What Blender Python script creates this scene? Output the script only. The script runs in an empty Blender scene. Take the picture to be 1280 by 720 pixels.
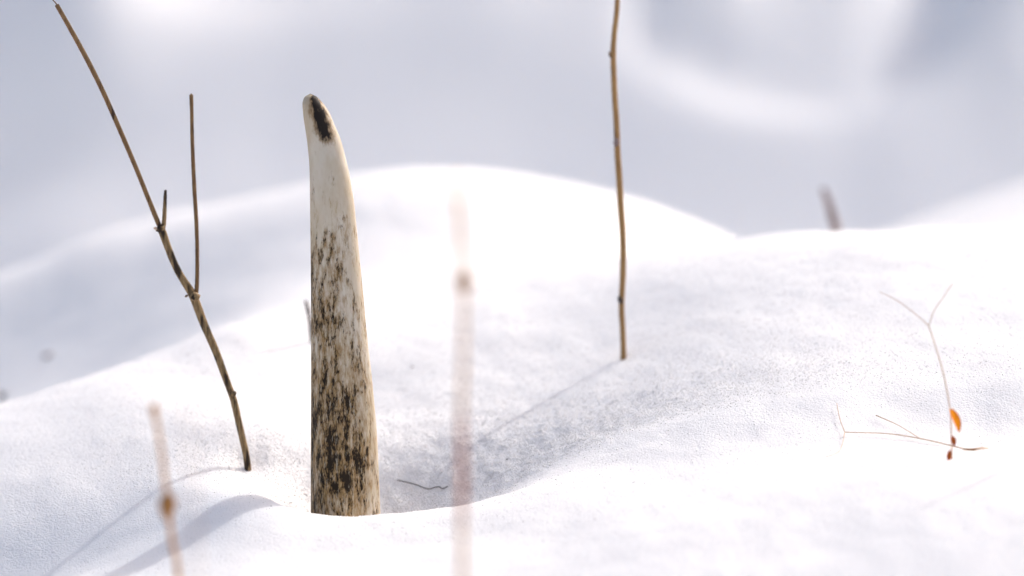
import bpy, math, random
import numpy as np
from mathutils import Vector

random.seed(7)
rng = np.random.default_rng(11)
sc = bpy.context.scene
COL = sc.collection

# ------------------------------------------------------------------ camera
W0, H0 = 1280.0, 720.0                 # photograph's pixel frame
D = 4.33                               # focus distance (m)
LENS, SENSOR = 300.0, 36.0
PITCH = math.radians(9.0)
ZC = 0.123                             # height of the frame centre on the focus plane
cam = bpy.data.cameras.new("camera")
cam_o = bpy.data.objects.new("camera", cam)
COL.objects.link(cam_o)
CAMP = Vector((0.0, -D * math.cos(PITCH), ZC + D * math.sin(PITCH)))
cam_o.location = CAMP
cam_o.rotation_euler = (math.pi / 2 - PITCH, 0, 0)
cam.lens, cam.sensor_width = LENS, SENSOR
cam.clip_start, cam.clip_end = 0.05, 400.0
cam.dof.use_dof = True
cam.dof.focus_distance = D
cam.dof.aperture_fstop = 4.2
sc.camera = cam_o

# ------------------------------------------------------------------ light
SUN_EL, SUN_AZ = math.radians(38.0), math.radians(47.0)   # azimuth from +Y (away from camera) to +X (right)
world = bpy.data.worlds.new("World")
sc.world = world
world.use_nodes = True
wn = world.node_tree
bg = wn.nodes["Background"]
sky = wn.nodes.new("ShaderNodeTexSky")
sky.sky_type = 'NISHITA'
sky.sun_disc = False
sky.sun_elevation = SUN_EL
sky.sun_rotation = SUN_AZ
sky.air_density = 1.0
sky.dust_density = 5.0
sky.ozone_density = 1.0
wb = wn.nodes.new("ShaderNodeMix"); wb.data_type = 'RGBA'; wb.blend_type = 'MULTIPLY'   # the camera's white balance
wb.inputs[0].default_value = 1.0; wb.inputs[7].default_value = (0.985, 0.925, 0.885, 1)
wn.links.new(sky.outputs[0], wb.inputs[6]); wn.links.new(wb.outputs[2], bg.inputs[0])
bg.inputs[1].default_value = 0.15
sun = bpy.data.lights.new("sun", 'SUN')
sun.energy = 2.0
sun.angle = math.radians(0.55)
sun.color = (1.0, 0.965, 0.915)
sun_o = bpy.data.objects.new("sun", sun)
COL.objects.link(sun_o)
to_sun = Vector((math.cos(SUN_EL) * math.sin(SUN_AZ), math.cos(SUN_EL) * math.cos(SUN_AZ), math.sin(SUN_EL)))
sun_o.rotation_euler = to_sun.to_track_quat('Z', 'Y').to_euler()
sun_o.location = (6, 6, 6)

sc.view_settings.view_transform = 'Standard'
sc.view_settings.look = 'None'
sc.view_settings.gamma = 1.0
sc.view_settings.use_curve_mapping = False
sc.view_settings.exposure = 0.44
sc.render.engine = 'CYCLES'
sc.cycles.max_bounces = 8
sc.cycles.diffuse_bounces = 7
sc.cycles.use_denoising = True
sc.cycles.denoiser = 'OPENIMAGEDENOISE'
sc.cycles.denoising_input_passes = 'RGB_ALBEDO_NORMAL'
sc.cycles.denoising_prefilter = 'ACCURATE'
sc.cycles.use_adaptive_sampling = False

# ------------------------------------------------------------------ helpers
FWD = Vector((0, math.cos(PITCH), -math.sin(PITCH)))
UP = Vector((0, math.sin(PITCH), math.cos(PITCH)))
PX = SENSOR / LENS / W0                # ray slope per photograph pixel
MPX = PX * D

def ray(px, py):
    return FWD + Vector((1, 0, 0)) * ((px - W0 / 2) * PX) + UP * ((H0 / 2 - py) * PX)

def at(px, py, y):
    """point where the ray of a pixel meets the upright plane at depth y"""
    r = ray(px, py)
    return CAMP + r * ((y - CAMP.y) / r.y)

def smooth(a, b, v):
    t = np.clip((v - a) / (b - a), 0, 1)
    return t * t * (3 - 2 * t)

class Noise:
    """smooth value noise on a random lattice"""
    def __init__(self, seed, n=256):
        self.t = np.random.default_rng(seed).uniform(-1, 1, (n, n)); self.n = n
    def __call__(self, x, y):
        n = self.n
        xi, yi = np.floor(x).astype(int), np.floor(y).astype(int)
        fx, fy = x - xi, y - yi
        fx = fx ** 3 * (fx * (fx * 6 - 15) + 10); fy = fy ** 3 * (fy * (fy * 6 - 15) + 10)
        a, b = self.t[xi % n, yi % n], self.t[(xi + 1) % n, yi % n]
        c, d = self.t[xi % n, (yi + 1) % n], self.t[(xi + 1) % n, (yi + 1) % n]
        return (a * (1 - fx) + b * fx) * (1 - fy) + (c * (1 - fx) + d * fx) * fy
NZ = [Noise(s) for s in range(40, 50)]

def fbm(x, y, f, o=3, k=0):
    s, a = 0.0, 1.0
    for i in range(o):
        s = s + a * NZ[(k + i) % 10](x * f + 3.7 * i, y * f + 9.1 * i); a *= 0.5; f *= 2.03
    return s

# ------------------------------------------------------------------ the lie of the snow
CP = []
def slice_(y, pts):
    for px, py in pts:
        p = at(px, py, y); CP.append((p.x, p.y, p.z))
# crest of the near drift that hides the foot of the antler
slice_(-0.045, [(-150, 765), (0, 745), (100, 708), (180, 674), (250, 644), (310, 627), (350, 632), (390, 645), (430, 652), (480, 652),
               (535, 644), (590, 631), (640, 616), (700, 600), (770, 584), (830, 572), (920, 556), (1000, 547), (1150, 545), (1280, 545), (1450, 540)])
# the hollow round the antler
slice_(0.0, [(-150, 690), (0, 662), (150, 628), (250, 609), (300, 608), (345, 626), (390, 662), (435, 690), (480, 686), (540, 664), (600, 640), (660, 606), (760, 556), (900, 515), (1050, 492), (1280, 480), (1450, 478)])
slice_(0.03, [(250, 582), (300, 588), (345, 602), (390, 628), (435, 641), (500, 637), (560, 622), (620, 600), (700, 563)])
slice_(0.065, [(-150, 612), (0, 575), (150, 547), (280, 535), (330, 541), (390, 552), (435, 562), (500, 563), (570, 558), (640, 548), (700, 530), (740, 517), (900, 464), (1100, 432), (1280, 418), (1450, 415)])
slice_(0.13, [(-150, 555), (0, 517), (150, 480), (280, 484), (350, 492), (430, 507), (500, 500), (570, 490), (640, 478), (720, 463), (780, 447), (900, 411), (1100, 376), (1280, 364), (1450, 362)])
# first ridge
slice_(0.19, [(-150, 545), (0, 503), (100, 470), (200, 440), (300, 413), (400, 425), (500, 428), (600, 422), (700, 410), (780, 394), (900, 359)])
slice_(0.30, [(-150, 580), (0, 540), (150, 485), (300, 405), (450, 378), (560, 365), (640, 352), (700, 335), (850, 307), (1000, 291), (1150, 289), (1280, 285), (1450, 290)])
# saddle and second mound
slice_(0.40, [(-150, 560), (0, 525), (150, 455), (300, 375), (450, 335), (560, 326), (640, 335), (750, 345), (900, 345), (1100, 350), (1280, 355)])
slice_(0.50, [(-150, 500), (0, 450), (150, 375), (300, 300), (430, 255), (540, 240), (640, 250), (740, 285), (850, 335), (1000, 370), (1280, 390)])
slice_(0.56, [(700, 260), (760, 281), (820, 303), (880, 324)])
slice_(0.60, [(-300, 420), (-150, 400), (0, 349), (100, 306), (250, 262), (380, 229), (500, 213), (600, 214), (700, 233), (800, 262), (880, 288), (1000, 340), (1150, 350), (1300, 340)])
slice_(0.78, [(-150, 440), (100, 370), (350, 300), (520, 285), (680, 300), (850, 345), (1000, 350), (1100, 330), (1200, 292), (1300, 262), (1450, 220)])
slice_(0.95, [(1000, 330), (1120, 283), (1200, 256), (1280, 226), (1400, 190), (1550, 170)])
slice_(1.15, [(0, 440), (300, 420), (600, 400), (900, 380), (1100, 350), (1280, 310), (1450, 280)])
slice_(-0.12, [(-150, 770), (0, 745), (200, 715), (400, 688), (540, 676), (640, 660), (800, 628), (1000, 594), (1190, 577), (1300, 572), (1450, 568)])
slice_(-0.22, [(-150, 830), (0, 810), (200, 785), (400, 762), (640, 735), (800, 712), (1000, 686), (1280, 662), (1450, 655)])
# the near side, below the frame
for x in (-0.6, -0.3, 0.0, 0.3, 0.6):
    CP += [(x, -0.4, -0.035 + 0.03 * x), (x, -0.65, -0.085 + 0.02 * x)]
for y in (-0.4, 0.0, 0.3, 0.7, 1.2):
    CP += [(-0.85, y, -0.06), (0.85, y, 0.06)]
for x in (-0.6, 0, 0.6):
    CP += [(x, 1.4, -0.16)]
CP = np.array(CP)

def tps_fit(P, lam=2e-6):
    n = len(P)
    d2 = ((P[:, None, :2] - P[None, :, :2]) ** 2).sum(-1)
    K = 0.5 * d2 * np.log(d2 + 1e-12) + lam * np.eye(n)
    A = np.zeros((n + 3, n + 3)); A[:n, :n] = K
    A[:n, n] = 1; A[:n, n + 1:] = P[:, :2]; A[n, :n] = 1; A[n + 1:, :n] = P[:, :2].T
    b = np.zeros(n + 3); b[:n] = P[:, 2]
    return np.linalg.solve(A, b)
TPS = tps_fit(CP)

def near_z(x, y):
    out = TPS[-3] + TPS[-2] * x + TPS[-1] * y
    for (cx, cy, _), w in zip(CP, TPS[:-3]):
        d2 = (x - cx) ** 2 + (y - cy) ** 2
        out = out + w * 0.5 * d2 * np.log(d2 + 1e-12)
    return out

# ---- the bank beyond the gully: its steepness varies from ledge to ledge
LEDGES = [  # photograph px, py, widths, how much flatter (+) or steeper (-)
    (285, 12, 150, 48, .50), (470, -5, 120, 40, .35), (690, 5, 90, 40, .25),
    (40, 255, 170, 40, .28), (300, 215, 110, 30, .12),
    (75, 100, 110, 50, -.40), (120, 150, 60, 30, -.15), (890, 42, 75, 34, -.42), (640, 110, 120, 50, -.12),
    (815, 80, 35, 34, .40), (880, 116, 48, 26, .55), (955, 140, 58, 24, .70), (1035, 143, 58, 24, .70), (1110, 120, 50, 30, .65),
    (1165, 78, 46, 38, .62), (1210, 20, 60, 45, .55), (1275, 150, 50, 60, -.06), (1000, 235, 160, 40, -.12),
]
BY0 = 1.90                              # where the bank meets the lowest sight line
BK = MPX * (D + BY0) / D
BKY = BK / 0.97
def bank_slope(x, y):
    px = x / BK + 640; py = 290 - (y - BY0) / BKY
    b = np.zeros_like(x)
    for cx, cy, sx, sy, a in LEDGES:
        b = b + a * np.exp(-((px - cx) / sx) ** 2 - ((py - cy) / sy) ** 2)
    out = 1 - smooth(300, 1100, np.abs(px - 640)) * 0.999
    out = out * (1 - smooth(250, 700, np.abs(py - 145)))
    b = b + (1 - out) * 0.12 * fbm(x, y, 7.0, 2, 4)
    return (0.95 - 0.85 * b) * (1 - 0.45 * smooth(-5, 110, -py))

BY = np.concatenate([np.arange(1.3, 3.2, 0.006)])
def bank_table(xs):
    X, Y = np.meshgrid(xs, BY, indexing='ij')
    s = bank_slope(X, Y) * smooth(1.55, 1.78, Y) * (1 - 0.75 * smooth(2.7, 3.2, Y))
    z = np.cumsum(s, axis=1) * 0.006
    return z

_t = bank_table(np.linspace(-0.3, 0.3, 31))[:, int((BY0 - BY[0]) / 0.006)].mean()
GULLY = at(640, 300, BY0).z - _t + 0.10
def far_z(x, y, bz):
    """bz: bank rise already looked up for each point"""
    g = -0.10 - 0.10 * smooth(0.7, 3.5, -y)                 # towards the photographer
    g = g + GULLY * smooth(1.0, 1.6, y)                      # the gully
    g = g + bz + np.maximum(y - 3.2, 0) * 0.20 * np.exp(-np.maximum(y - 3.2, 0) / 14)
    g = g + 0.05 * fbm(x + 5, y, 0.8, 3, 2) * smooth(0.6, 1.6, np.hypot(x, y)) * (1 - np.exp(-(x / 1.2) ** 2 - ((y - 2.1) / 0.7) ** 2))
    g = g + 0.35 * fbm(x, y + 3, 0.13, 2, 6) * smooth(5, 14, np.hypot(x, y))
    return g

def height_grid(xs, ys):
    X, Y = np.meshgrid(xs, ys, indexing='ij')
    bt = bank_table(xs)
    t = np.clip((ys - BY[0]) / 0.006, 0, len(BY) - 1.001)
    i = t.astype(int); f = t - i
    bz = bt[:, i] * (1 - f) + bt[:, i + 1] * f
    Z = far_z(X, Y, bz)
    ix = np.where(np.abs(xs) < 0.95)[0]; iy = np.where((ys > -0.85) & (ys < 1.7))[0]
    sx, sy = np.ix_(ix, iy)
    Xn, Yn = X[sx, sy], Y[sx, sy]
    w = (1 - smooth(0.6, 0.92, np.abs(Xn))) * smooth(-0.82, -0.55, Yn) * (1 - smooth(1.1, 1.5, Yn))
    Z[sx, sy] = Z[sx, sy] * (1 - w) + near_z(Xn, Yn) * w
    # small relief of settled snow, rougher where it has crumbled into the hollow
    dent = np.exp(-((X + 0.01) / 0.13) ** 2 - ((Y - 0.045) / 0.07) ** 2)
    nearw = np.exp(-(np.hypot(X, Y - 0.1) / 1.2) ** 2)
    Z = Z + nearw * (0.0016 * fbm(X, Y, 14, 3, 1) + 0.00022 * fbm(X, Y, 110, 2, 3))
    Z = Z + dent * (0.0005 * fbm(X, Y, 70, 2, 5) + 0.0005 * fbm(X, Y, 230, 2, 7))
    # small pits where the snow has melted back from twig and antler
    for (px_, py_, r, d) in DIMPLES:
        Z = Z - d * np.exp(-((X - px_) ** 2 + (Y - py_) ** 2) / r ** 2)
    return Z

DIMPLES = []
def axis(parts):
    out = []
    for a, b, h in parts:
        n = max(1, round((b - a) / h)); out.append(np.linspace(a, b, n, endpoint=False))
    return np.concatenate(out + [[parts[-1][1]]])
def tail(a, b, h, g):
    o, v = [], a
    while v < b:
        h *= g; v += h; o.append(v)
    return np.array(o)
XS = axis([(-0.9, -0.34, 0.008), (-0.34, 0.34, 0.0016), (0.34, 0.9, 0.008)])
t = tail(0.9, 26, 0.012, 1.06); XS = np.concatenate([-t[::-1], XS, t])
YS = axis([(-0.9, -0.24, 0.01), (-0.24, -0.12, 0.003), (-0.12, 0.27, 0.0015), (0.27, 0.9, 0.005), (0.9, 1.6, 0.012), (1.6, 2.4, 0.006), (2.4, 3.4, 0.012)])
YS = np.concatenate([-tail(0.9, 14, 0.015, 1.07)[::-1], YS, tail(3.4, 45, 0.012, 1.06)])

def quick_ground():
    xs = np.arange(-0.5, 0.5001, 0.004); ys = np.arange(-0.85, 1.3, 0.004)
    return xs, ys, height_grid(xs, ys)
def make_H(grid):
    xs, ys, Z = grid
    def H(x, y):
        u = min(max((x - xs[0]) / 0.004, 0), len(xs) - 1.001); v = min(max((y - ys[0]) / 0.004, 0), len(ys) - 1.001)
        i, j = int(u), int(v); f, g = u - i, v - j
        return float((Z[i, j] * (1 - f) + Z[i + 1, j] * f) * (1 - g) + (Z[i, j + 1] * (1 - f) + Z[i + 1, j + 1] * f) * g)
    return H
def make_hit(H):
    def hit(px, py, y0=-0.3):
        """first point of the snow on a pixel's ray"""
        y = y0
        while y < 1.2:
            p = at(px, py, y)
            if p.z < H(p.x, y):
                return Vector((p.x, y, H(p.x, y)))
            y += 0.001
        return at(px, py, 1.2)
    return hit
H = make_H(quick_ground()); hit = make_hit(H)
P_STEM = hit(779, 447); P_TWIG = hit(308, 578); P_PLANT = hit(1190, 574)
for p, r, d in ((P_TWIG, 0.011, 0.004), (P_STEM, 0.006, 0.0012), (Vector((at(352, 604, 0.01).x, 0.012, 0)), 0.010, 0.008)):
    DIMPLES.append((p.x, p.y, r, d))
H = make_H(quick_ground()); hit = make_hit(H)

# ------------------------------------------------------------------ materials
def mat(name):
    m = bpy.data.materials.new(name); m.use_nodes = True
    nt = m.node_tree; return m, nt, nt.nodes["Principled BSDF"]
def node(nt, kind, **kw):
    n = nt.nodes.new(kind)
    for k, v in kw.items():
        if hasattr(n, k): setattr(n, k, v)
        else: n.inputs[k].default_value = v
    return n
def ramp(nt, src, stops):
    r = nt.nodes.new("ShaderNodeValToRGB"); e = r.color_ramp.elements
    while len(e) < len(stops): e.new(0.5)
    for el, (p, c) in zip(e, stops):
        el.position = p; el.color = c if len(c) == 4 else (*c, 1)
    nt.links.new(src, r.inputs[0]); return r
def math_(nt, op, a, b=None, clamp=False):
    n = nt.nodes.new("ShaderNodeMath"); n.operation = op; n.use_clamp = clamp
    for i, v in enumerate((a, b)):
        if v is None: continue
        if isinstance(v, (int, float)): n.inputs[i].default_value = v
        else: nt.links.new(v, n.inputs[i])
    return n.outputs[0]
def mix(nt, fac, a, b):
    n = nt.nodes.new("ShaderNodeMix"); n.data_type = 'RGBA'
    for s, v in ((n.inputs[0], fac), (n.inputs[6], a), (n.inputs[7], b)):
        if isinstance(v, (int, float)): s.default_value = v
        elif isinstance(v, tuple): s.default_value = (*v, 1)
        else: nt.links.new(v, s)
    return n.outputs[2]

def snow_material():
    m, nt, b = mat("snow")
    tc = node(nt, "ShaderNodeTexCoord")
    n1 = node(nt, "ShaderNodeTexNoise", Scale=520.0, Detail=3.0, Roughness=0.65)
    n2 = node(nt, "ShaderNodeTexVoronoi", Scale=900.0)
    n3 = node(nt, "ShaderNodeTexNoise", Scale=9.0, Detail=3.0)
    for n in (n1, n2, n3): nt.links.new(tc.outputs["Object"], n.inputs["Vector"])
    c = ramp(nt, n3.outputs[0], [(0.3, (0.915, 0.92, 0.935)), (0.7, (0.94, 0.942, 0.95))])
    nt.links.new(c.outputs[0], b.inputs["Base Color"])
    b.inputs["Roughness"].default_value = 0.55
    b.inputs["Specular IOR Level"].default_value = 0.25
    b.subsurface_method = 'BURLEY'
    b.inputs["Subsurface Weight"].default_value = 0.6
    b.inputs["Subsurface Radius"].default_value = (1.0, 0.85, 0.75)
    b.inputs["Subsurface Scale"].default_value = 0.03
    hgt = math_(nt, 'ADD', n1.outputs[0], math_(nt, 'MULTIPLY', n2.outputs[0], -0.5))
    bp = node(nt, "ShaderNodeBump", Strength=0.6, Distance=0.0010)
    nt.links.new(hgt, bp.inputs["Height"]); nt.links.new(bp.outputs[0], b.inputs["Normal"])
    return m
SNOW = snow_material()

def grain_material():
    m, nt, b = mat("snow_grain")
    b.inputs["Base Color"].default_value = (0.96, 0.96, 0.965, 1)
    b.inputs["Roughness"].default_value = 0.6
    b.inputs["Specular IOR Level"].default_value = 0.2
    tr = nt.nodes.new("ShaderNodeBsdfTranslucent"); tr.inputs[0].default_value = (0.97, 0.97, 0.975, 1)
    mx = nt.nodes.new("ShaderNodeMixShader"); mx.inputs[0].default_value = 0.75
    nt.links.new(b.outputs[0], mx.inputs[1]); nt.links.new(tr.outputs[0], mx.inputs[2])
    nt.links.new(mx.outputs[0], nt.nodes["Material Output"].inputs[0])
    return m
GRAIN = grain_material()

def ice_material():
    m, nt, b = mat("ice_grain")
    b.inputs["Base Color"].default_value = (0.92, 0.93, 0.95, 1)
    b.inputs["Roughness"].default_value = 0.22
    b.inputs["Specular IOR Level"].default_value = 0.8
    tr = nt.nodes.new("ShaderNodeBsdfTranslucent"); tr.inputs[0].default_value = (0.97, 0.97, 0.975, 1)
    mx = nt.nodes.new("ShaderNodeMixShader"); mx.inputs[0].default_value = 0.6
    nt.links.new(b.outputs[0], mx.inputs[1]); nt.links.new(tr.outputs[0], mx.inputs[2])
    nt.links.new(mx.outputs[0], nt.nodes["Material Output"].inputs[0])
    return m
ICE = ice_material()

def stalk_material(name, c1, c2, dark, spots=0.58, rough=0.7):
    m, nt, b = mat(name)
    tc = node(nt, "ShaderNodeTexCoord")
    mp = node(nt, "ShaderNodeMapping"); mp.inputs["Scale"].default_value = (1, 1, 0.16)
    nt.links.new(tc.outputs["Object"], mp.inputs[0])
    n1 = node(nt, "ShaderNodeTexNoise", Scale=900.0, Detail=4.0, Roughness=0.7)
    n2 = node(nt, "ShaderNodeTexNoise", Scale=60.0, Detail=2.0)
    n3 = node(nt, "ShaderNodeTexNoise", Scale=350.0, Detail=3.0)
    for n in (n1, n3): nt.links.new(mp.outputs[0], n.inputs["Vector"])
    nt.links.new(tc.outputs["Object"], n2.inputs["Vector"])
    base = mix(nt, ramp(nt, n1.outputs[0], [(0.35, (0, 0, 0)), (0.65, (1, 1, 1))]).outputs[0], c1, c2)
    f = ramp(nt, math_(nt, 'ADD', math_(nt, 'MULTIPLY', n3.outputs[0], 0.7), math_(nt, 'MULTIPLY', n2.outputs[0], 0.3)),
             [(spots - 0.03, (0, 0, 0)), (spots + 0.05, (1, 1, 1))])
    nt.links.new(mix(nt, f.outputs[0], base, dark), b.inputs["Base Color"])
    b.inputs["Roughness"].default_value = rough
    b.inputs["Specular IOR Level"].default_value = 0.3
    bp = node(nt, "ShaderNodeBump", Strength=0.6, Distance=0.0004)
    nt.links.new(n1.outputs[0], bp.inputs["Height"]); nt.links.new(bp.outputs[0], b.inputs["Normal"])
    return m
M_TWIG = stalk_material("grey_brown_bark", (0.34, 0.235, 0.12), (0.16, 0.10, 0.045), (0.03, 0.018, 0.01), 0.53)
M_TWIG2 = stalk_material("reddish_bark", (0.24, 0.14, 0.06), (0.12, 0.065, 0.03), (0.04, 0.02, 0.012), 0.60)
M_STRAW = stalk_material("golden_stalk", (0.42, 0.25, 0.10), (0.27, 0.15, 0.06), (0.10, 0.05, 0.025), 0.62)
M_RED = stalk_material("russet_stalk", (0.56, 0.28, 0.07), (0.44, 0.20, 0.05), (0.14, 0.05, 0.02), 0.66)
M_SHEATH = stalk_material("russet_sheath", (0.42, 0.13, 0.045), (0.30, 0.085, 0.03), (0.14, 0.04, 0.02), 0.66)
M_OCHRE = stalk_material("ochre_node", (0.40, 0.20, 0.06), (0.28, 0.12, 0.035), (0.12, 0.05, 0.02), 0.62)
M_PALE = stalk_material("pale_stalk", (0.72, 0.55, 0.42), (0.60, 0.43, 0.31), (0.3, 0.2, 0.13), 0.68)
M_DARK = stalk_material("dark_bark", (0.07, 0.05, 0.045), (0.035, 0.025, 0.022), (0.015, 0.01, 0.01), 0.6)
M_GREY = stalk_material("weathered_stalk", (0.30, 0.22, 0.21), (0.18, 0.13, 0.125), (0.05, 0.035, 0.035), 0.6)
M_LEAF = stalk_material("orange_leaf", (0.78, 0.40, 0.03), (0.68, 0.30, 0.02), (0.34, 0.10, 0.01), 0.62, 0.5)
def backlit(m, col, f):
    nt = m.node_tree; b = nt.nodes["Principled BSDF"]
    tr = nt.nodes.new("ShaderNodeBsdfTranslucent"); tr.inputs[0].default_value = (*col, 1)
    mx = nt.nodes.new("ShaderNodeMixShader"); mx.inputs[0].default_value = f
    nt.links.new(b.outputs[0], mx.inputs[1]); nt.links.new(tr.outputs[0], mx.inputs[2])
    nt.links.new(mx.outputs[0], nt.nodes["Material Output"].inputs[0])
backlit(M_LEAF, (0.95, 0.52, 0.03), 0.6)
M_LEAF2 = stalk_material("rust_leaf", (0.45, 0.13, 0.012), (0.34, 0.085, 0.01), (0.2, 0.05, 0.008), 0.62, 0.5)

backlit(M_LEAF2, (0.7, 0.22, 0.02), 0.4)

# ------------------------------------------------------------------ mesh builders
def link(name, verts, faces, material, parent=None, smooth_=True):
    me = bpy.data.meshes.new(name)
    me.from_pydata([tuple(v) for v in verts], [], faces)
    if smooth_: me.polygons.foreach_set("use_smooth", [True] * len(me.polygons))
    me.materials.append(material)
    o = bpy.data.objects.new(name, me); COL.objects.link(o)
    if parent: o.parent = parent
    return o
def tag(o, label=None, cat=None, group=None, kind=None):
    for k, v in (("label", label), ("category", cat), ("group", group), ("kind", kind)):
        if v: o[k] = v
    return o
def empty(name, loc):
    e = bpy.data.objects.new(name, None); COL.objects.link(e)
    e.location = loc; e.empty_display_size = 0.02
    return e

def spline(pts, n):
    """Catmull-Rom through pts (each a list of numbers)"""
    P = [np.array(p, float) for p in pts]
    P = [2 * P[0] - P[1]] + P + [2 * P[-1] - P[-2]]
    out = []
    seg = len(P) - 3
    for i in range(seg):
        a, b, c, d = P[i:i + 4]
        m = max(2, n // seg)
        for k in range(m):
            t = k / m
            out.append(0.5 * ((2 * b) + (c - a) * t + (2 * a - 5 * b + 4 * c - d) * t * t + (3 * b - a - 3 * c + d) * t ** 3))
    out.append(P[-2]); return out

def tube(name, pts, material, parent, origin, n=60, sides=10, rough=0.05, tip=0.5, wob=0.0):
    """pts: (x, y, z, radius); a swept, slightly irregular stalk with a broken end"""
    S = spline(pts, n); V, F = [], []
    ph = rng.uniform(0, 6.28, 4)
    up = np.array((0, -1.0, 0.02))
    L = 0.0
    for i, s in enumerate(S):
        a = S[max(i - 1, 0)][:3]; b = S[min(i + 1, len(S) - 1)][:3]
        d = (b - a) / (np.linalg.norm(b - a) + 1e-9)
        if i: L += np.linalg.norm(s[:3] - S[i - 1][:3])
        u = np.cross(up, d); u /= np.linalg.norm(u) + 1e-9; w = np.cross(d, u)
        c = s[:3] + u * wob * math.sin(L * 210 + ph[0]) + w * wob * math.sin(L * 160 + ph[1])
        for k in range(sides):
            an = 2 * math.pi * k / sides
            r = s[3] * (1 + rough * (math.sin(2 * an + ph[2] + L * 40) + 0.7 * math.sin(3 * an + ph[3] - L * 90)) + rough * rng.uniform(-.5, .5))
            V.append(c + (u * math.cos(an) + w * math.sin(an)) * r - np.array(origin))
    for i in range(len(S) - 1):
        for k in range(sides):
            F.append((i * sides + k, i * sides + (k + 1) % sides, (i + 1) * sides + (k + 1) % sides, (i + 1) * sides + k))
    d = S[-1][:3] - S[-2][:3]; d /= np.linalg.norm(d) + 1e-9
    V.append(S[-1][:3] + d * S[-1][3] * tip - np.array(origin)); c1 = len(V) - 1
    V.append(S[0][:3] - np.array(origin)); c0 = len(V) - 1
    o = (len(S) - 1) * sides
    for k in range(sides):
        F.append((o + k, o + (k + 1) % sides, c1)); F.append(((k + 1) % sides, k, c0))
    return link(name, V, F, material, parent)

def blob(name, centre, axis_, length, radius, material, parent, origin, sides=10, rings=9, seed=0, flat=1.0, bump=0.18):
    """bud, node or husk: a lumpy spindle along an axis"""
    r = np.random.default_rng(seed)
    d = np.array(axis_, float); d /= np.linalg.norm(d)
    u = np.cross(d, (0.1, -1, 0.05)); u /= np.linalg.norm(u); w = np.cross(d, u)
    V, F = [], []
    for i in range(rings + 1):
        t = i / rings
        rr = radius * math.sin(math.pi * min(max(t, 0.03), 0.97)) ** 0.7
        for k in range(sides):
            an = 2 * math.pi * k / sides
            q = rr * (1 + r.uniform(-bump, bump))
            V.append(np.array(centre) + d * (t - 0.5) * length + u * q * math.cos(an) + w * q * flat * math.sin(an) - np.array(origin))
    for i in range(rings):
        for k in range(sides):
            F.append((i * sides + k, i * sides + (k + 1) % sides, (i + 1) * sides + (k + 1) % sides, (i + 1) * sides + k))
    F.append(tuple(reversed(range(sides)))); F.append(tuple(rings * sides + k for k in range(sides)))
    return link(name, V, F, material, parent)

MMPX = 0.000406
def pix(lst, y, dy=0.0):
    """[(px, py, width in px)] in the plane y (leaning by dy towards the end) -> (x, y, z, r)"""
    out = []
    for i, (px, py, w) in enumerate(lst):
        yy = y + dy * i / max(1, len(lst) - 1)
        p = at(px, py, yy); out.append((p.x, p.y, p.z, w * MMPX / 2 * (1 + yy / D)))
    return out

# ------------------------------------------------------------------ snow ground
Z = height_grid(XS, YS)
nx, ny = len(XS), len(YS)
X, Y = np.meshgrid(XS, YS, indexing='ij')
co = np.stack([X, Y, Z], -1).reshape(-1, 3).astype(np.float32)
i, j = np.meshgrid(np.arange(nx - 1), np.arange(ny - 1), indexing='ij')
q = np.stack([i * ny + j, (i + 1) * ny + j, (i + 1) * ny + j + 1, i * ny + j + 1], -1).reshape(-1).astype(np.int32)
me = bpy.data.meshes.new("snow_ground")
nf = len(q) // 4
me.vertices.add(len(co)); me.vertices.foreach_set("co", co.ravel())
me.loops.add(len(q)); me.loops.foreach_set("vertex_index", q)
me.polygons.add(nf); me.polygons.foreach_set("loop_start", np.arange(nf, dtype=np.int32) * 4)
me.polygons.foreach_set("use_smooth", np.ones(nf, bool))
me.update(calc_edges=True)
me.materials.append(SNOW)
g = bpy.data.objects.new("snow_ground", me); COL.objects.link(g)
tag(g, "deep white drifted snow with soft mounds and a bank beyond", "snow", kind="structure")

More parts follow.
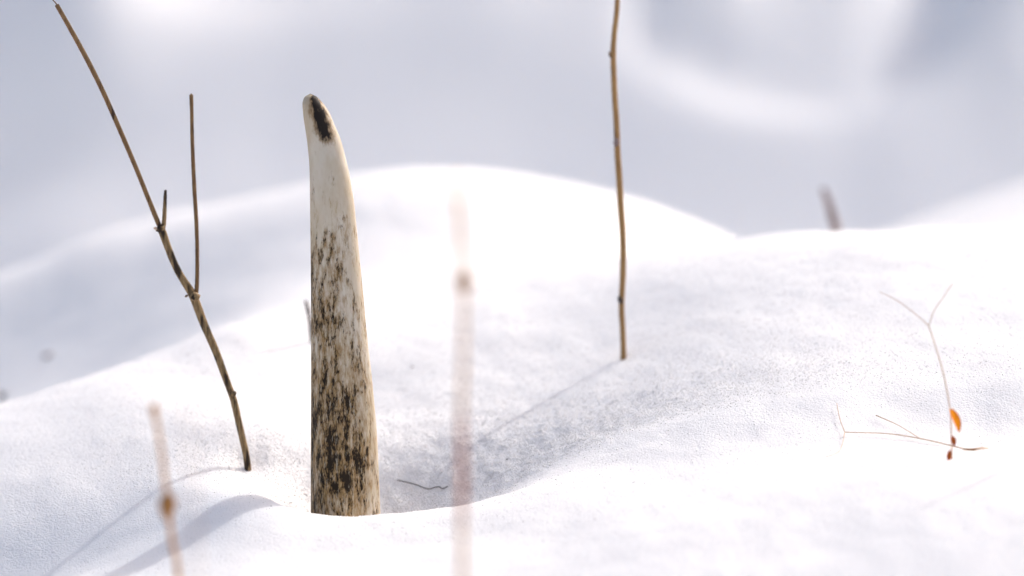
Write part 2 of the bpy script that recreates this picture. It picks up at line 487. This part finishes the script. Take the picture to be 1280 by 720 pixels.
# ------------------------------------------------------------------ the antler
AY = 0.0
ROWS = [(118.5, 385, 391), (121, 381, 396), (125, 379, 400), (130, 378, 404.5), (138, 378.5, 410), (148, 379.5, 415), (158, 381, 419), (168, 382.6, 423.4), (178, 384, 427),
        (197, 386, 432), (216, 387, 436.5), (236, 387.3, 440), (256, 387.5, 443), (294, 388, 446.8), (333, 388.4, 450.6), (372, 388.7, 454.5),
        (400, 388.8, 457), (430, 388.8, 460), (460, 388.8, 463.6), (501, 388.8, 467.6), (541, 388.6, 471), (581, 388.5, 473), (622, 388.5, 474.6), (660, 388, 476.5), (720, 386, 480)]
def antler():
    foot = at(432, 668, AY)
    e = empty("shed_antler", foot)
    rows = np.array(ROWS[::-1])
    # dense rows
    t = np.linspace(rows[0, 0], rows[-1, 0], 420)
    o = np.argsort(rows[:, 0])
    S = spline([list(r) for r in ROWS], 400)
    S = np.array(S)[::-1]
    n, sides = len(S), 128
    V = np.zeros((n, sides, 3)); mark = np.zeros((n, sides)); hh = np.zeros((n, sides))
    for i, (py, l, r) in enumerate(S):
        tipk = max(0.0, (260 - py) / 140)
        yy = AY + 0.006 * tipk ** 1.6                       # the point hooks slightly away
        a, b = at(l, py, yy), at(r, py, yy)
        cx, cz = (a.x + b.x) / 2, a.z; R = (b.x - a.x) / 2
        an = np.linspace(0, 2 * math.pi, sides, endpoint=False)
        dep = 0.86 + 0.04 * math.sin(cz * 31)
        h = cz - foot.z
        # long low flutes and fine beading that fade towards the polished point
        fade = smooth(0.165, 0.05, np.array(h)) if False else float(1 - smooth(0.06, 0.17, np.array(h)))
        fl = 0.010 * np.cos(5 * an + 0.8 + h * 9) + 0.008 * np.cos(9 * an + 2.0 - h * 7)
        bead = NZ[3](an * 9.0 + 31, np.full(sides, h * 150.0)) * 0.012 + NZ[4](an * 21.0 + 11, np.full(sides, h * 320.0)) * 0.008
        # make noise wrap
        rr = R * (1 + (0.25 + 0.75 * fade) * fl * np.where(np.abs(np.cos(an)) > 0.97, 0.4, 1) + (0.15 + 0.85 * fade) * bead * np.abs(np.sin(an)))
        V[i, :, 0] = cx + rr * np.cos(an)
        V[i, :, 1] = yy + rr * dep * np.sin(an)
        V[i, :, 2] = cz + 0.0
        # worn black patch on the face of the point
        pxs = (l + r) / 2 + (r - l) / 2 * np.cos(an)
        axp = 393.5 + (py - 122) * 0.285
        wid = np.interp(py, [118, 123, 140, 165, 180, 190], [2.5, 8.0, 12.5, 12.5, 8.0, 0.1])
        mark[i] = np.clip(1.25 - np.abs(pxs - axp) / wid, 0, 1) * (np.sin(an) < 0.15) * (1 - smooth(164, 188, np.array(py)))
        hh[i] = h
    V = V - np.array(foot)
    idx = np.arange(n * sides).reshape(n, sides)
    F = np.stack([idx[:-1], np.roll(idx[:-1], -1, 1), np.roll(idx[1:], -1, 1), idx[1:]], -1).reshape(-1, 4).tolist()
    verts = V.reshape(-1, 3).tolist()
    c = V[-1].mean(0); c[2] += 0.0006; verts.append(c.tolist()); ci = len(verts) - 1
    for k in range(sides): F.append((int(idx[-1, k]), int(idx[-1, (k + 1) % sides]), ci))
    m, nt, b = mat("antler")
    ob = link("tine", verts, F, m, e)
    for nm, arr in (("tip_mark", mark),):
        at_ = ob.data.attributes.new(nm, 'FLOAT', 'POINT')
        at_.data.foreach_set("value", np.append(arr.ravel(), 1.0).astype(np.float32))
    tc = node(nt, "ShaderNodeTexCoord")
    def nz(scale, zs, det=4.0, rough=0.65, off=0.0):
        mp = node(nt, "ShaderNodeMapping"); mp.inputs["Scale"].default_value = (1, 1, zs); mp.inputs["Location"].default_value = (off, off * 1.7, off * 0.6)
        nt.links.new(tc.outputs["Object"], mp.inputs[0])
        t_ = node(nt, "ShaderNodeTexNoise", Scale=scale, Detail=det, Roughness=rough)
        nt.links.new(mp.outputs[0], t_.inputs["Vector"]); return t_.outputs[0]
    sep = node(nt, "ShaderNodeSeparateXYZ"); nt.links.new(tc.outputs["Object"], sep.inputs[0])
    hz, hx = sep.outputs[2], sep.outputs[0]
    low = nz(55, 0.4, 3, 0.6, 3.0)
    streak = nz(600, 0.22, 5, 0.72, 1.0)
    blot = nz(330, 0.34, 4, 0.65, 7.0)
    fine = nz(1400, 0.3, 3, 0.6, 2.0)
    # how stained: heavy at the foot, none near the point, cleaner on the right flank
    cover = ramp(nt, math_(nt, 'MULTIPLY', hz, 4.2), [(0.0, (0.88,) * 3), (0.30, (0.84,) * 3), (0.50, (0.68,) * 3), (0.66, (0.46,) * 3), (0.84, (0.0,) * 3)])
    right = ramp(nt, math_(nt, 'ADD', math_(nt, 'MULTIPLY', hx, 26.0), math_(nt, 'ADD', 0.5, math_(nt, 'MULTIPLY', hz, 1.2))), [(0.55, (0, 0, 0)), (0.98, (1, 1, 1))])
    cov = math_(nt, 'SUBTRACT', cover.outputs[0], math_(nt, 'MULTIPLY', right.outputs[0], 0.42))
    bias = math_(nt, 'ADD', math_(nt, 'MULTIPLY', cov, 0.30), math_(nt, 'MULTIPLY', math_(nt, 'SUBTRACT', low, 0.5), 0.35))
    s1 = math_(nt, 'ADD', math_(nt, 'ADD', math_(nt, 'MULTIPLY', streak, 0.55), math_(nt, 'MULTIPLY', blot, 0.45)), bias)
    tan = ramp(nt, s1, [(0.58, (0, 0, 0)), (0.76, (1, 1, 1))]).outputs[0]
    s2 = math_(nt, 'ADD', math_(nt, 'ADD', math_(nt, 'MULTIPLY', blot, 0.65), math_(nt, 'MULTIPLY', fine, 0.35)), math_(nt, 'MULTIPLY', bias, 0.72))
    drk = ramp(nt, s2, [(0.645, (0, 0, 0)), (0.745, (1, 1, 1))]).outputs[0]
    cream = mix(nt, ramp(nt, nz(70, 0.4, 4, 0.7, 5.0), [(0.35, (0, 0, 0)), (0.72, (1, 1, 1))]).outputs[0], (0.60, 0.545, 0.46), (0.47, 0.375, 0.25))
    col = mix(nt, math_(nt, 'MULTIPLY', tan, 0.85), cream, (0.25, 0.14, 0.035))
    col = mix(nt, drk, col, (0.015, 0.008, 0.003))
    # pale bone showing through in thin upright streaks
    pale = ramp(nt, nz(700, 0.20, 4, 0.7, 12.0), [(0.56, (0, 0, 0)), (0.68, (1, 1, 1))]).outputs[0]
    col = mix(nt, math_(nt, 'MULTIPLY', pale, 0.6), col, (0.58, 0.51, 0.40))
    am = node(nt, "ShaderNodeAttribute"); am.attribute_name = "tip_mark"
    mk = math_(nt, 'ADD', am.outputs["Fac"], math_(nt, 'MULTIPLY', math_(nt, 'SUBTRACT', nz(420, 0.3, 4, 0.7, 9.0), 0.5), 1.6))
    mk = math_(nt, 'MULTIPLY', mk, math_(nt, 'GREATER_THAN', am.outputs["Fac"], 0.02))
    halo = ramp(nt, mk, [(0.12, (0, 0, 0)), (0.5, (1, 1, 1))]).outputs[0]
    core = ramp(nt, mk, [(0.48, (0, 0, 0)), (0.80, (1, 1, 1))]).outputs[0]
    col = mix(nt, math_(nt, 'MULTIPLY', halo, 0.75), col, (0.24, 0.14, 0.05))
    col = mix(nt, core, col, (0.018, 0.013, 0.010))
    nt.links.new(col, b.inputs["Base Color"])
    b.inputs["Roughness"].default_value = 0.6
    b.inputs["Specular IOR Level"].default_value = 0.2
    b.inputs["Subsurface Weight"].default_value = 0.1
    b.inputs["Subsurface Scale"].default_value = 0.002
    hgt = math_(nt, 'SUBTRACT', math_(nt, 'MULTIPLY', streak, 0.35), math_(nt, 'ADD', math_(nt, 'MULTIPLY', drk, 0.5), math_(nt, 'MULTIPLY', tan, 0.25)))
    bp = node(nt, "ShaderNodeBump", Strength=0.8, Distance=0.0005)
    nt.links.new(hgt, bp.inputs["Height"]); nt.links.new(bp.outputs[0], b.inputs["Normal"])
    tag(e, "cream antler tine stained brown, black patch at its point, upright in snow", "antler")
antler()

# ------------------------------------------------------------------ twigs and stalks in the snow
def sunk(p, down=0.03, dx=0.0):
    return (p.x + dx, p.y, p.z - down)

# forked twig
ty = P_TWIG.y
e = empty("forked_twig", P_TWIG)
foot = pix([(312, 610, 9.5)], ty)
tube("stem", foot + pix([(309, 580, 9.2), (303, 548, 9), (294, 508, 9.2), (286, 483, 9.0), (273, 447, 9.2), (258, 413, 9.6), (246, 381, 10.5), (239, 366, 10), (224, 341, 8.8), (211, 312, 9.0), (202, 288, 10)], ty, 0.004),
     M_TWIG, e, P_TWIG, n=150, sides=14, rough=0.05, tip=0.2, wob=0.00012)
b1 = tube("branch", pix([(202, 289, 5), (197, 277, 6.4), (184, 245, 6.2), (168, 205, 6.2), (148, 158, 6.2), (128, 113, 6.0), (107, 71, 6.0), (88, 36, 5.6), (71, 6, 5.4)], ty + 0.004, -0.012),
     M_TWIG2, e, P_TWIG, n=110, sides=12, rough=0.05, tip=0.1)
tube("splinter", pix([(72, 7, 1.8), (68, 2, 1.5), (63, -3, 0.8)], ty - 0.008), M_TWIG2, b1, P_TWIG, n=6, sides=6)
tube("branch", pix([(244, 372, 4.5), (246, 360, 5.2), (246.5, 325, 4.8), (245.5, 280, 4.8), (243, 235, 5.0), (240.5, 180, 4.8), (239.5, 140, 4.8), (239, 119, 5.2)], ty + 0.003, 0.006),
     M_TWIG2, e, P_TWIG, n=90, sides=10, rough=0.06, tip=0.9)
tube("branch_stub", pix([(203, 291, 6), (205, 278, 6), (206, 262, 5.2), (206.5, 247, 4.4), (207, 238, 3.4)], ty + 0.003), M_TWIG, e, P_TWIG, n=24, sides=10, rough=0.08, tip=0.6)
c = at(200.5, 286.5, ty); blob("node", (c.x, ty + 0.002, c.z), (0.6, 0, -1), 0.0042, 0.0026, M_TWIG, e, P_TWIG, seed=3)
c = at(194.5, 286, ty); blob("leaf_scar", (c.x, ty + 0.001, c.z), (-1, 0, 0.15), 0.0024, 0.0008, M_PALE, e, P_TWIG, seed=4, rings=6)
c = at(243.5, 371, ty); blob("node", (c.x, ty, c.z), (0.35, 0, -1), 0.0050, 0.0027, M_TWIG, e, P_TWIG, seed=5)
c = at(233, 370, ty); blob("leaf_scar", (c.x, ty, c.z), (-1, 0, -0.6), 0.0020, 0.0006, M_TWIG2, e, P_TWIG, seed=6, rings=6)
c = at(291, 492, ty); blob("node", (c.x, ty, c.z), (0.35, 0, -1), 0.0034, 0.0021, M_TWIG, e, P_TWIG, seed=7)
tag(e, "grey brown forked twig with two thin upright branches beside the antler", "twig")

# tall golden stalk
sy = P_STEM.y
e = empty("tall_stalk", P_STEM)
tube("stem", pix([(779, 475, 8), (779, 446, 7.6), (778.5, 410, 7.4), (777, 378, 7.6), (779, 330, 8), (777.5, 280, 8), (774, 225, 7.8), (771.5, 178, 7.4), (768.5, 120, 7.2), (766.5, 74, 7.4), (768, 45, 7), (771, 10, 6.6), (773, -40, 6.4), (774, -110, 6), (772, -180, 5.4), (768, -230, 5)], sy, 0.006),
     M_STRAW, e, P_STEM, n=170, sides=12, rough=0.04, wob=0.0001)
for k, (px, py, dx, ln, rd, m) in enumerate([(763.5, 69, -0.5, 0.0042, 0.0010, M_TWIG2), (770.5, 178, 0.15, 0.0048, 0.0017, M_GREY), (775.5, 375, -0.5, 0.0046, 0.0013, M_DARK)]):
    c = at(px, py, sy - 0.001); blob("bud", c, (dx, 0, 1), ln, rd, m, e, P_STEM, seed=20 + k)
tag(e, "tall straight golden brown stalk casting a thin shadow on the snow slope", "stalk")

# stalks standing nearer than the focus
def near_stalk(name, pts, y, base_w, material, label, nodes, base_px, sheath=None):
    p0 = at(base_px, 760, y); z0 = H(p0.x, y)
    e = empty(name, (p0.x, y, z0)); org = (p0.x, y, z0)
    P = pix(pts, y)
    P = [(p0.x + 0.002, y, z0 - 0.02, base_w * MMPX / 2), (p0.x, y, (z0 + P[0][2]) / 2, base_w * MMPX / 2)] + P
    tube("stem", P, material, e, org, n=100, sides=10, rough=0.05, wob=0.0001)
    for k, (px, py, ln, rd, m) in enumerate(nodes):
        c = at(px, py, y); blob("node", c, (0.1, 0, 1), ln, rd, m, e, org, seed=40 + k)
    if sheath: tube("sheath", pix(sheath, y), M_SHEATH, e, org, n=40, sides=10, rough=0.08)
    tag(e, label, "stalk", "stalks standing on the near drift")
near_stalk("blurred_stalk", [(578, 715, 6.5), (577, 620, 6.8), (576.5, 540, 6.6), (579, 450, 6.2), (580, 355, 6), (575, 285, 6.5), (570, 216, 6)], -0.62, 7.5, M_RED,
           "tall pale russet stalk with one ochre node, between antler and tall golden stalk", [(580, 353, 0.0105, 0.0040, M_OCHRE)], 578, [(577.5, 650, 8), (577, 610, 9.6), (576.5, 560, 9.4), (577, 520, 8.4)])
near_stalk("blurred_stalk", [(222, 715, 6.5), (216, 680, 6.2), (210, 632, 6.4), (204, 580, 5.8), (197, 535, 5.6), (192, 507, 6.5)], -0.42, 6.5, M_RED,
           "short leaning russet stalk with a dark ochre node, in front of the forked twig", [(209.5, 632, 0.0135, 0.0040, M_OCHRE), (192.5, 512, 0.006, 0.0018, M_RED)], 228)
near_stalk("blurred_stalk", [(246, 715, 1.8), (243, 640, 1.8), (239, 570, 1.6), (236, 510, 1.4)], -0.80, 2.0, M_RED,
           "hair thin faint stalk close beside the short leaning russet stalk", [], 248)

# weathered stub behind the ridge
yb = 0.50
p = at(1052, 320, yb); z0 = H(p.x, yb); org = (p.x, yb, z0)
e = empty("stalk_stub", org)
tube("stem", [(p.x + 0.004, yb, z0 - 0.02, 0.0024)] + pix([(1052, 320, 11), (1045, 288, 11), (1040, 268, 10.5), (1034, 249, 9), (1029, 236, 7)], yb), M_GREY, e, org, n=40, sides=10, rough=0.08)
c = at(1041, 272, yb); blob("node", c, (-0.3, 0, 1), 0.008, 0.0027, M_GREY, e, org, seed=61)
tag(e, "blurred grey stub of a stalk poking up behind the snow ridge", "stalk")

# small stub half hidden by the antler
p = hit(391, 428); org = tuple(p)
e = empty("twig_stub", org)
tube("stem", [(p.x + 0.002, p.y, p.z - 0.012, 0.0010)] + pix([(390, 424, 5), (387.5, 402, 4.6), (384, 385, 4.2), (382, 376, 3.4)], p.y), M_DARK, e, org, n=24, sides=8, rough=0.1)
c = at(385, 388, p.y); blob("bud", c, (-0.2, 0, 1), 0.004, 0.0012, M_DARK, e, org, seed=62)
tag(e, "short dark twig stub half hidden behind the antler shaft", "twig")

# dead seedling with orange leaves
py_ = P_PLANT.y
org = tuple(P_PLANT)
e = empty("withered_seedling", org)
main = tube("stem", pix([(1191, 592, 2.1), (1190, 570, 2.0), (1189, 545, 1.8), (1188, 515, 1.7), (1180, 470, 1.6), (1170, 435, 1.5), (1161, 407, 1.5)], py_, 0.004), M_PALE, e, org, n=60, sides=8, rough=0.06)
tube("branch", pix([(1161, 407, 1.3), (1168, 388, 1.2), (1179, 372, 1.0), (1191, 354, 0.8)], py_ + 0.004), M_PALE, e, org, n=24, sides=7)
tube("branch", pix([(1161, 407, 1.3), (1145, 393, 1.0), (1122, 376, 0.9), (1100, 365, 0.7)], py_ + 0.004, 0.006), M_PALE, e, org, n=24, sides=7)
def leaf(pts, y, width, material, seed):
    """a curled, pointed little leaf along a pixel path"""
    S = spline([(*at(a, b, y),) for a, b in pts], 14); r = np.random.default_rng(seed)
    V, F = [], []; n = len(S)
    for i, s in enumerate(S):
        t = i / (n - 1); w = width * math.sin(math.pi * min(0.97, 0.06 + 0.9 * t)) ** 0.8
        for k, u in enumerate((-1, -0.5, 0, 0.5, 1)):
            V.append(np.array(s) + np.array((u * w, -0.0012 * (1 - u * u) + 0.0012 * math.sin(3 * t) + 0.0003 * r.uniform(-1, 1), 0.0007 * u * u)) - np.array(org))
    m = len(V)
    V += [v + np.array((0, 0.00022, 0.00005)) for v in V[:m]]
    for i in range(n - 1):
        for k in range(4):
            a = i * 5 + k
            F.append((a, a + 1, a + 6, a + 5)); F.append((m + a, m + a + 5, m + a + 6, m + a + 1))
    for i in range(n - 1):
        for k in (0, 4):
            a = i * 5 + k; F.append((a, a + 5, m + a + 5, m + a))
    return link("leaf", V, F, material, e)
leaf([(1188.5, 512), (1193, 520), (1197, 530), (1199, 541)], py_ - 0.002, 0.0020, M_LEAF, 1)
leaf([(1190, 546), (1192, 552), (1193, 559)], py_ - 0.002, 0.0013, M_LEAF2, 2)
leaf([(1188, 564), (1186.5, 572), (1187, 581)], py_ - 0.003, 0.0012, M_LEAF2, 3)
tag(e, "pale withered seedling with small orange leaves at its foot", "seedling")

# fallen sprig beside the seedling
def pixg(lst, lift=0.0012):
    out = []
    for k, (px, py, w) in enumerate(lst):
        p = hit(px, py); p = at(px, py, p.y - 0.004); out.append((p.x, p.y, p.z + lift * 0.3, w * MMPX / 2))
    return out
a = hit(1236, 558); org = tuple(a)
e = empty("fallen_sprig", org)
tube("stem", [(a.x + 0.003, a.y + 0.004, a.z - 0.002, 0.0003)] + pixg([(1230, 561, 1.9), (1212, 563, 1.9), (1190, 558, 1.7), (1150, 549, 1.5), (1110, 543, 1.3), (1056, 541, 1.2)]), M_PALE, e, org, n=60, sides=7, rough=0.06)
tube("branch", pixg([(1056, 541, 1.2), (1050, 525, 1.0), (1046, 505, 0.8)]), M_PALE, e, org, n=16, sides=7)
tube("branch", pixg([(1056, 541, 1.2), (1053, 556, 1.0), (1048, 566, 0.9), (1032, 572, 0.7)]), M_PALE, e, org, n=16, sides=7)
tube("branch", pixg([(1150, 549, 1.1), (1122, 532, 0.9), (1095, 520, 1.4)]), M_PALE, e, org, n=16, sides=7)
tube("tip", pixg([(1204, 562.5, 2.0), (1216, 563, 2.8), (1229, 561, 2.6)], 0.0016), M_OCHRE, e, org, n=12, sides=8)
tag(e, "thin pale sprig lying level on the snow across the seedling's foot", "twig")

# stalk beyond the right edge, seen by its shadow
xs_, ys_ = 0.37, -0.03
org = (xs_, ys_, H(xs_, ys_))
e = empty("leaning_stalk", org)
tube("stem", [(xs_, ys_, org[2] - 0.02, 0.0013), (xs_ + 0.002, ys_, org[2] + 0.04, 0.0013), (xs_ + 0.001, ys_ + 0.002, org[2] + 0.10, 0.0012), (xs_ + 0.006, ys_ + 0.003, org[2] + 0.17, 0.001)], M_STRAW, e, org, n=40, sides=8)
blob("bud", (xs_ + 0.002, ys_, org[2] + 0.08), (0.3, 0, 1), 0.004, 0.0016, M_TWIG2, e, org, seed=70)
tag(e, "thin straw stalk whose faint shadow crosses the near drift beyond the seedling", "stalk")

# fibre and flakes lying on the snow
F0 = [(497, 603), (508, 607), (520, 611), (530, 613), (537, 615), (543, 612), (549, 611.5), (553, 613), (560, 612)]
pts = []
for px, py in F0:
    p = hit(px, py); pts.append((p.x, p.y, p.z + 0.0007 + 0.0006 * abs(math.sin(px)), 0.00022))
org = pts[4][:3]
fib = tube("plant_fibre", pts, M_DARK, None, org, n=60, sides=6, rough=0.2); fib.location = org
tag(fib, "hair thin dark curled plant fibre lying in the hollow beside the antler", "fibre")
for k, (px, py, ln, rd, m, lab) in enumerate([
        (515.5, 460, 0.0016, 0.0005, M_GREY, "tiny brown flake on the snow slope above the curled fibre"),
        (634.5, 575, 0.0016, 0.0005, M_DARK, "tiny dark flake on the snow below the tall stalk's shadow"),
        (60, 446, 0.006, 0.0018, M_GREY, "dim brown flake in the dip behind the first snow ridge"),
        (3, 497, 0.006, 0.0022, M_DARK, "dark flake just showing over the low end of the first ridge")]):
    p = hit(px, py, 0.2 if k > 1 else -0.3)
    o = blob("bark_flake", (p.x, p.y, p.z + rd * 0.3), (1, 0.3, 0.1), ln, rd, m, None, tuple(p), sides=7, rings=5, seed=80 + k, flat=0.6, bump=0.35)
    o.location = p; tag(o, lab, "bark flake", "flakes of bark on the snow")

# ------------------------------------------------------------------ loose grains of snow
def grains(name, n, xr, yr, smin, smax, material, seed, label, thin=False):
    r = np.random.default_rng(seed)
    x = r.uniform(*xr, n); y = yr[0] + (yr[1] - yr[0]) * r.uniform(0, 1, n)
    if not thin:                                            # thickest where the snow has crumbled into the hollow
        k = int(n * 0.75); x[:k] = r.normal(0.0, 0.10, k).clip(*xr); y[:k] = r.gamma(2.6, 0.024, k).clip(*yr)
    xi = np.clip(np.searchsorted(XS, x) - 1, 0, nx - 2); yi = np.clip(np.searchsorted(YS, y) - 1, 0, ny - 2)
    fx = (x - XS[xi]) / (XS[xi + 1] - XS[xi]); fy = (y - YS[yi]) / (YS[yi + 1] - YS[yi])
    z = (Z[xi, yi] * (1 - fx) + Z[xi + 1, yi] * fx) * (1 - fy) + (Z[xi, yi + 1] * (1 - fx) + Z[xi + 1, yi + 1] * fx) * fy
    s = smin + (smax - smin) * r.uniform(0, 1, n) ** 2.5
    base = np.array([(1, 0, 0), (-.5, .87, 0), (-.5, -.87, 0), (0, 0, .8), (0, 0, -.8)]) if not thin else \
           np.array([(1, 0, 0), (-.5, .87, 0), (-.5, -.87, 0), (0, 0, .12), (0, 0, -.12)])
    tri = np.array([(0, 1, 3), (1, 2, 3), (2, 0, 3), (1, 0, 4), (2, 1, 4), (0, 2, 4)])
    q4 = r.normal(size=(n, 4)); q4 /= np.linalg.norm(q4, axis=1)[:, None]
    w, a, b_, c_ = q4.T
    R = np.stack([1 - 2 * (b_ * b_ + c_ * c_), 2 * (a * b_ - c_ * w), 2 * (a * c_ + b_ * w), 2 * (a * b_ + c_ * w), 1 - 2 * (a * a + c_ * c_), 2 * (b_ * c_ - a * w), 2 * (a * c_ - b_ * w), 2 * (b_ * c_ + a * w), 1 - 2 * (a * a + b_ * b_)], -1).reshape(n, 3, 3)
    jit = base[None] * r.uniform(0.7, 1.3, (n, 5, 1))
    V = np.einsum('nij,nkj->nki', R, jit) * s[:, None, None] + np.stack([x, y, z + s * 0.05], -1)[:, None, :]
    Fi = (tri[None] + 5 * np.arange(n)[:, None, None]).reshape(-1).astype(np.int32)
    m = bpy.data.meshes.new(name); nf = len(Fi) // 3
    m.vertices.add(n * 5); m.vertices.foreach_set("co", V.astype(np.float32).ravel())
    m.loops.add(len(Fi)); m.loops.foreach_set("vertex_index", Fi)
    m.polygons.add(nf); m.polygons.foreach_set("loop_start", np.arange(nf, dtype=np.int32) * 3)
    m.update(calc_edges=True); m.materials.append(material)
    o = bpy.data.objects.new(name, m); COL.objects.link(o)
    tag(o, label, "snow grains", kind="stuff")
grains("snow_grains", 48000, (-0.34, 0.34), (-0.14, 0.30), 0.00025, 0.0007, GRAIN, 5, "fine loose white grains strewn over the drifted snow")
grains("ice_crystals", 5000, (-0.36, 0.36), (-0.20, 0.40), 0.0003, 0.0008, ICE, 6, "scattered glittering ice crystals on the sunlit snow surface", thin=True)
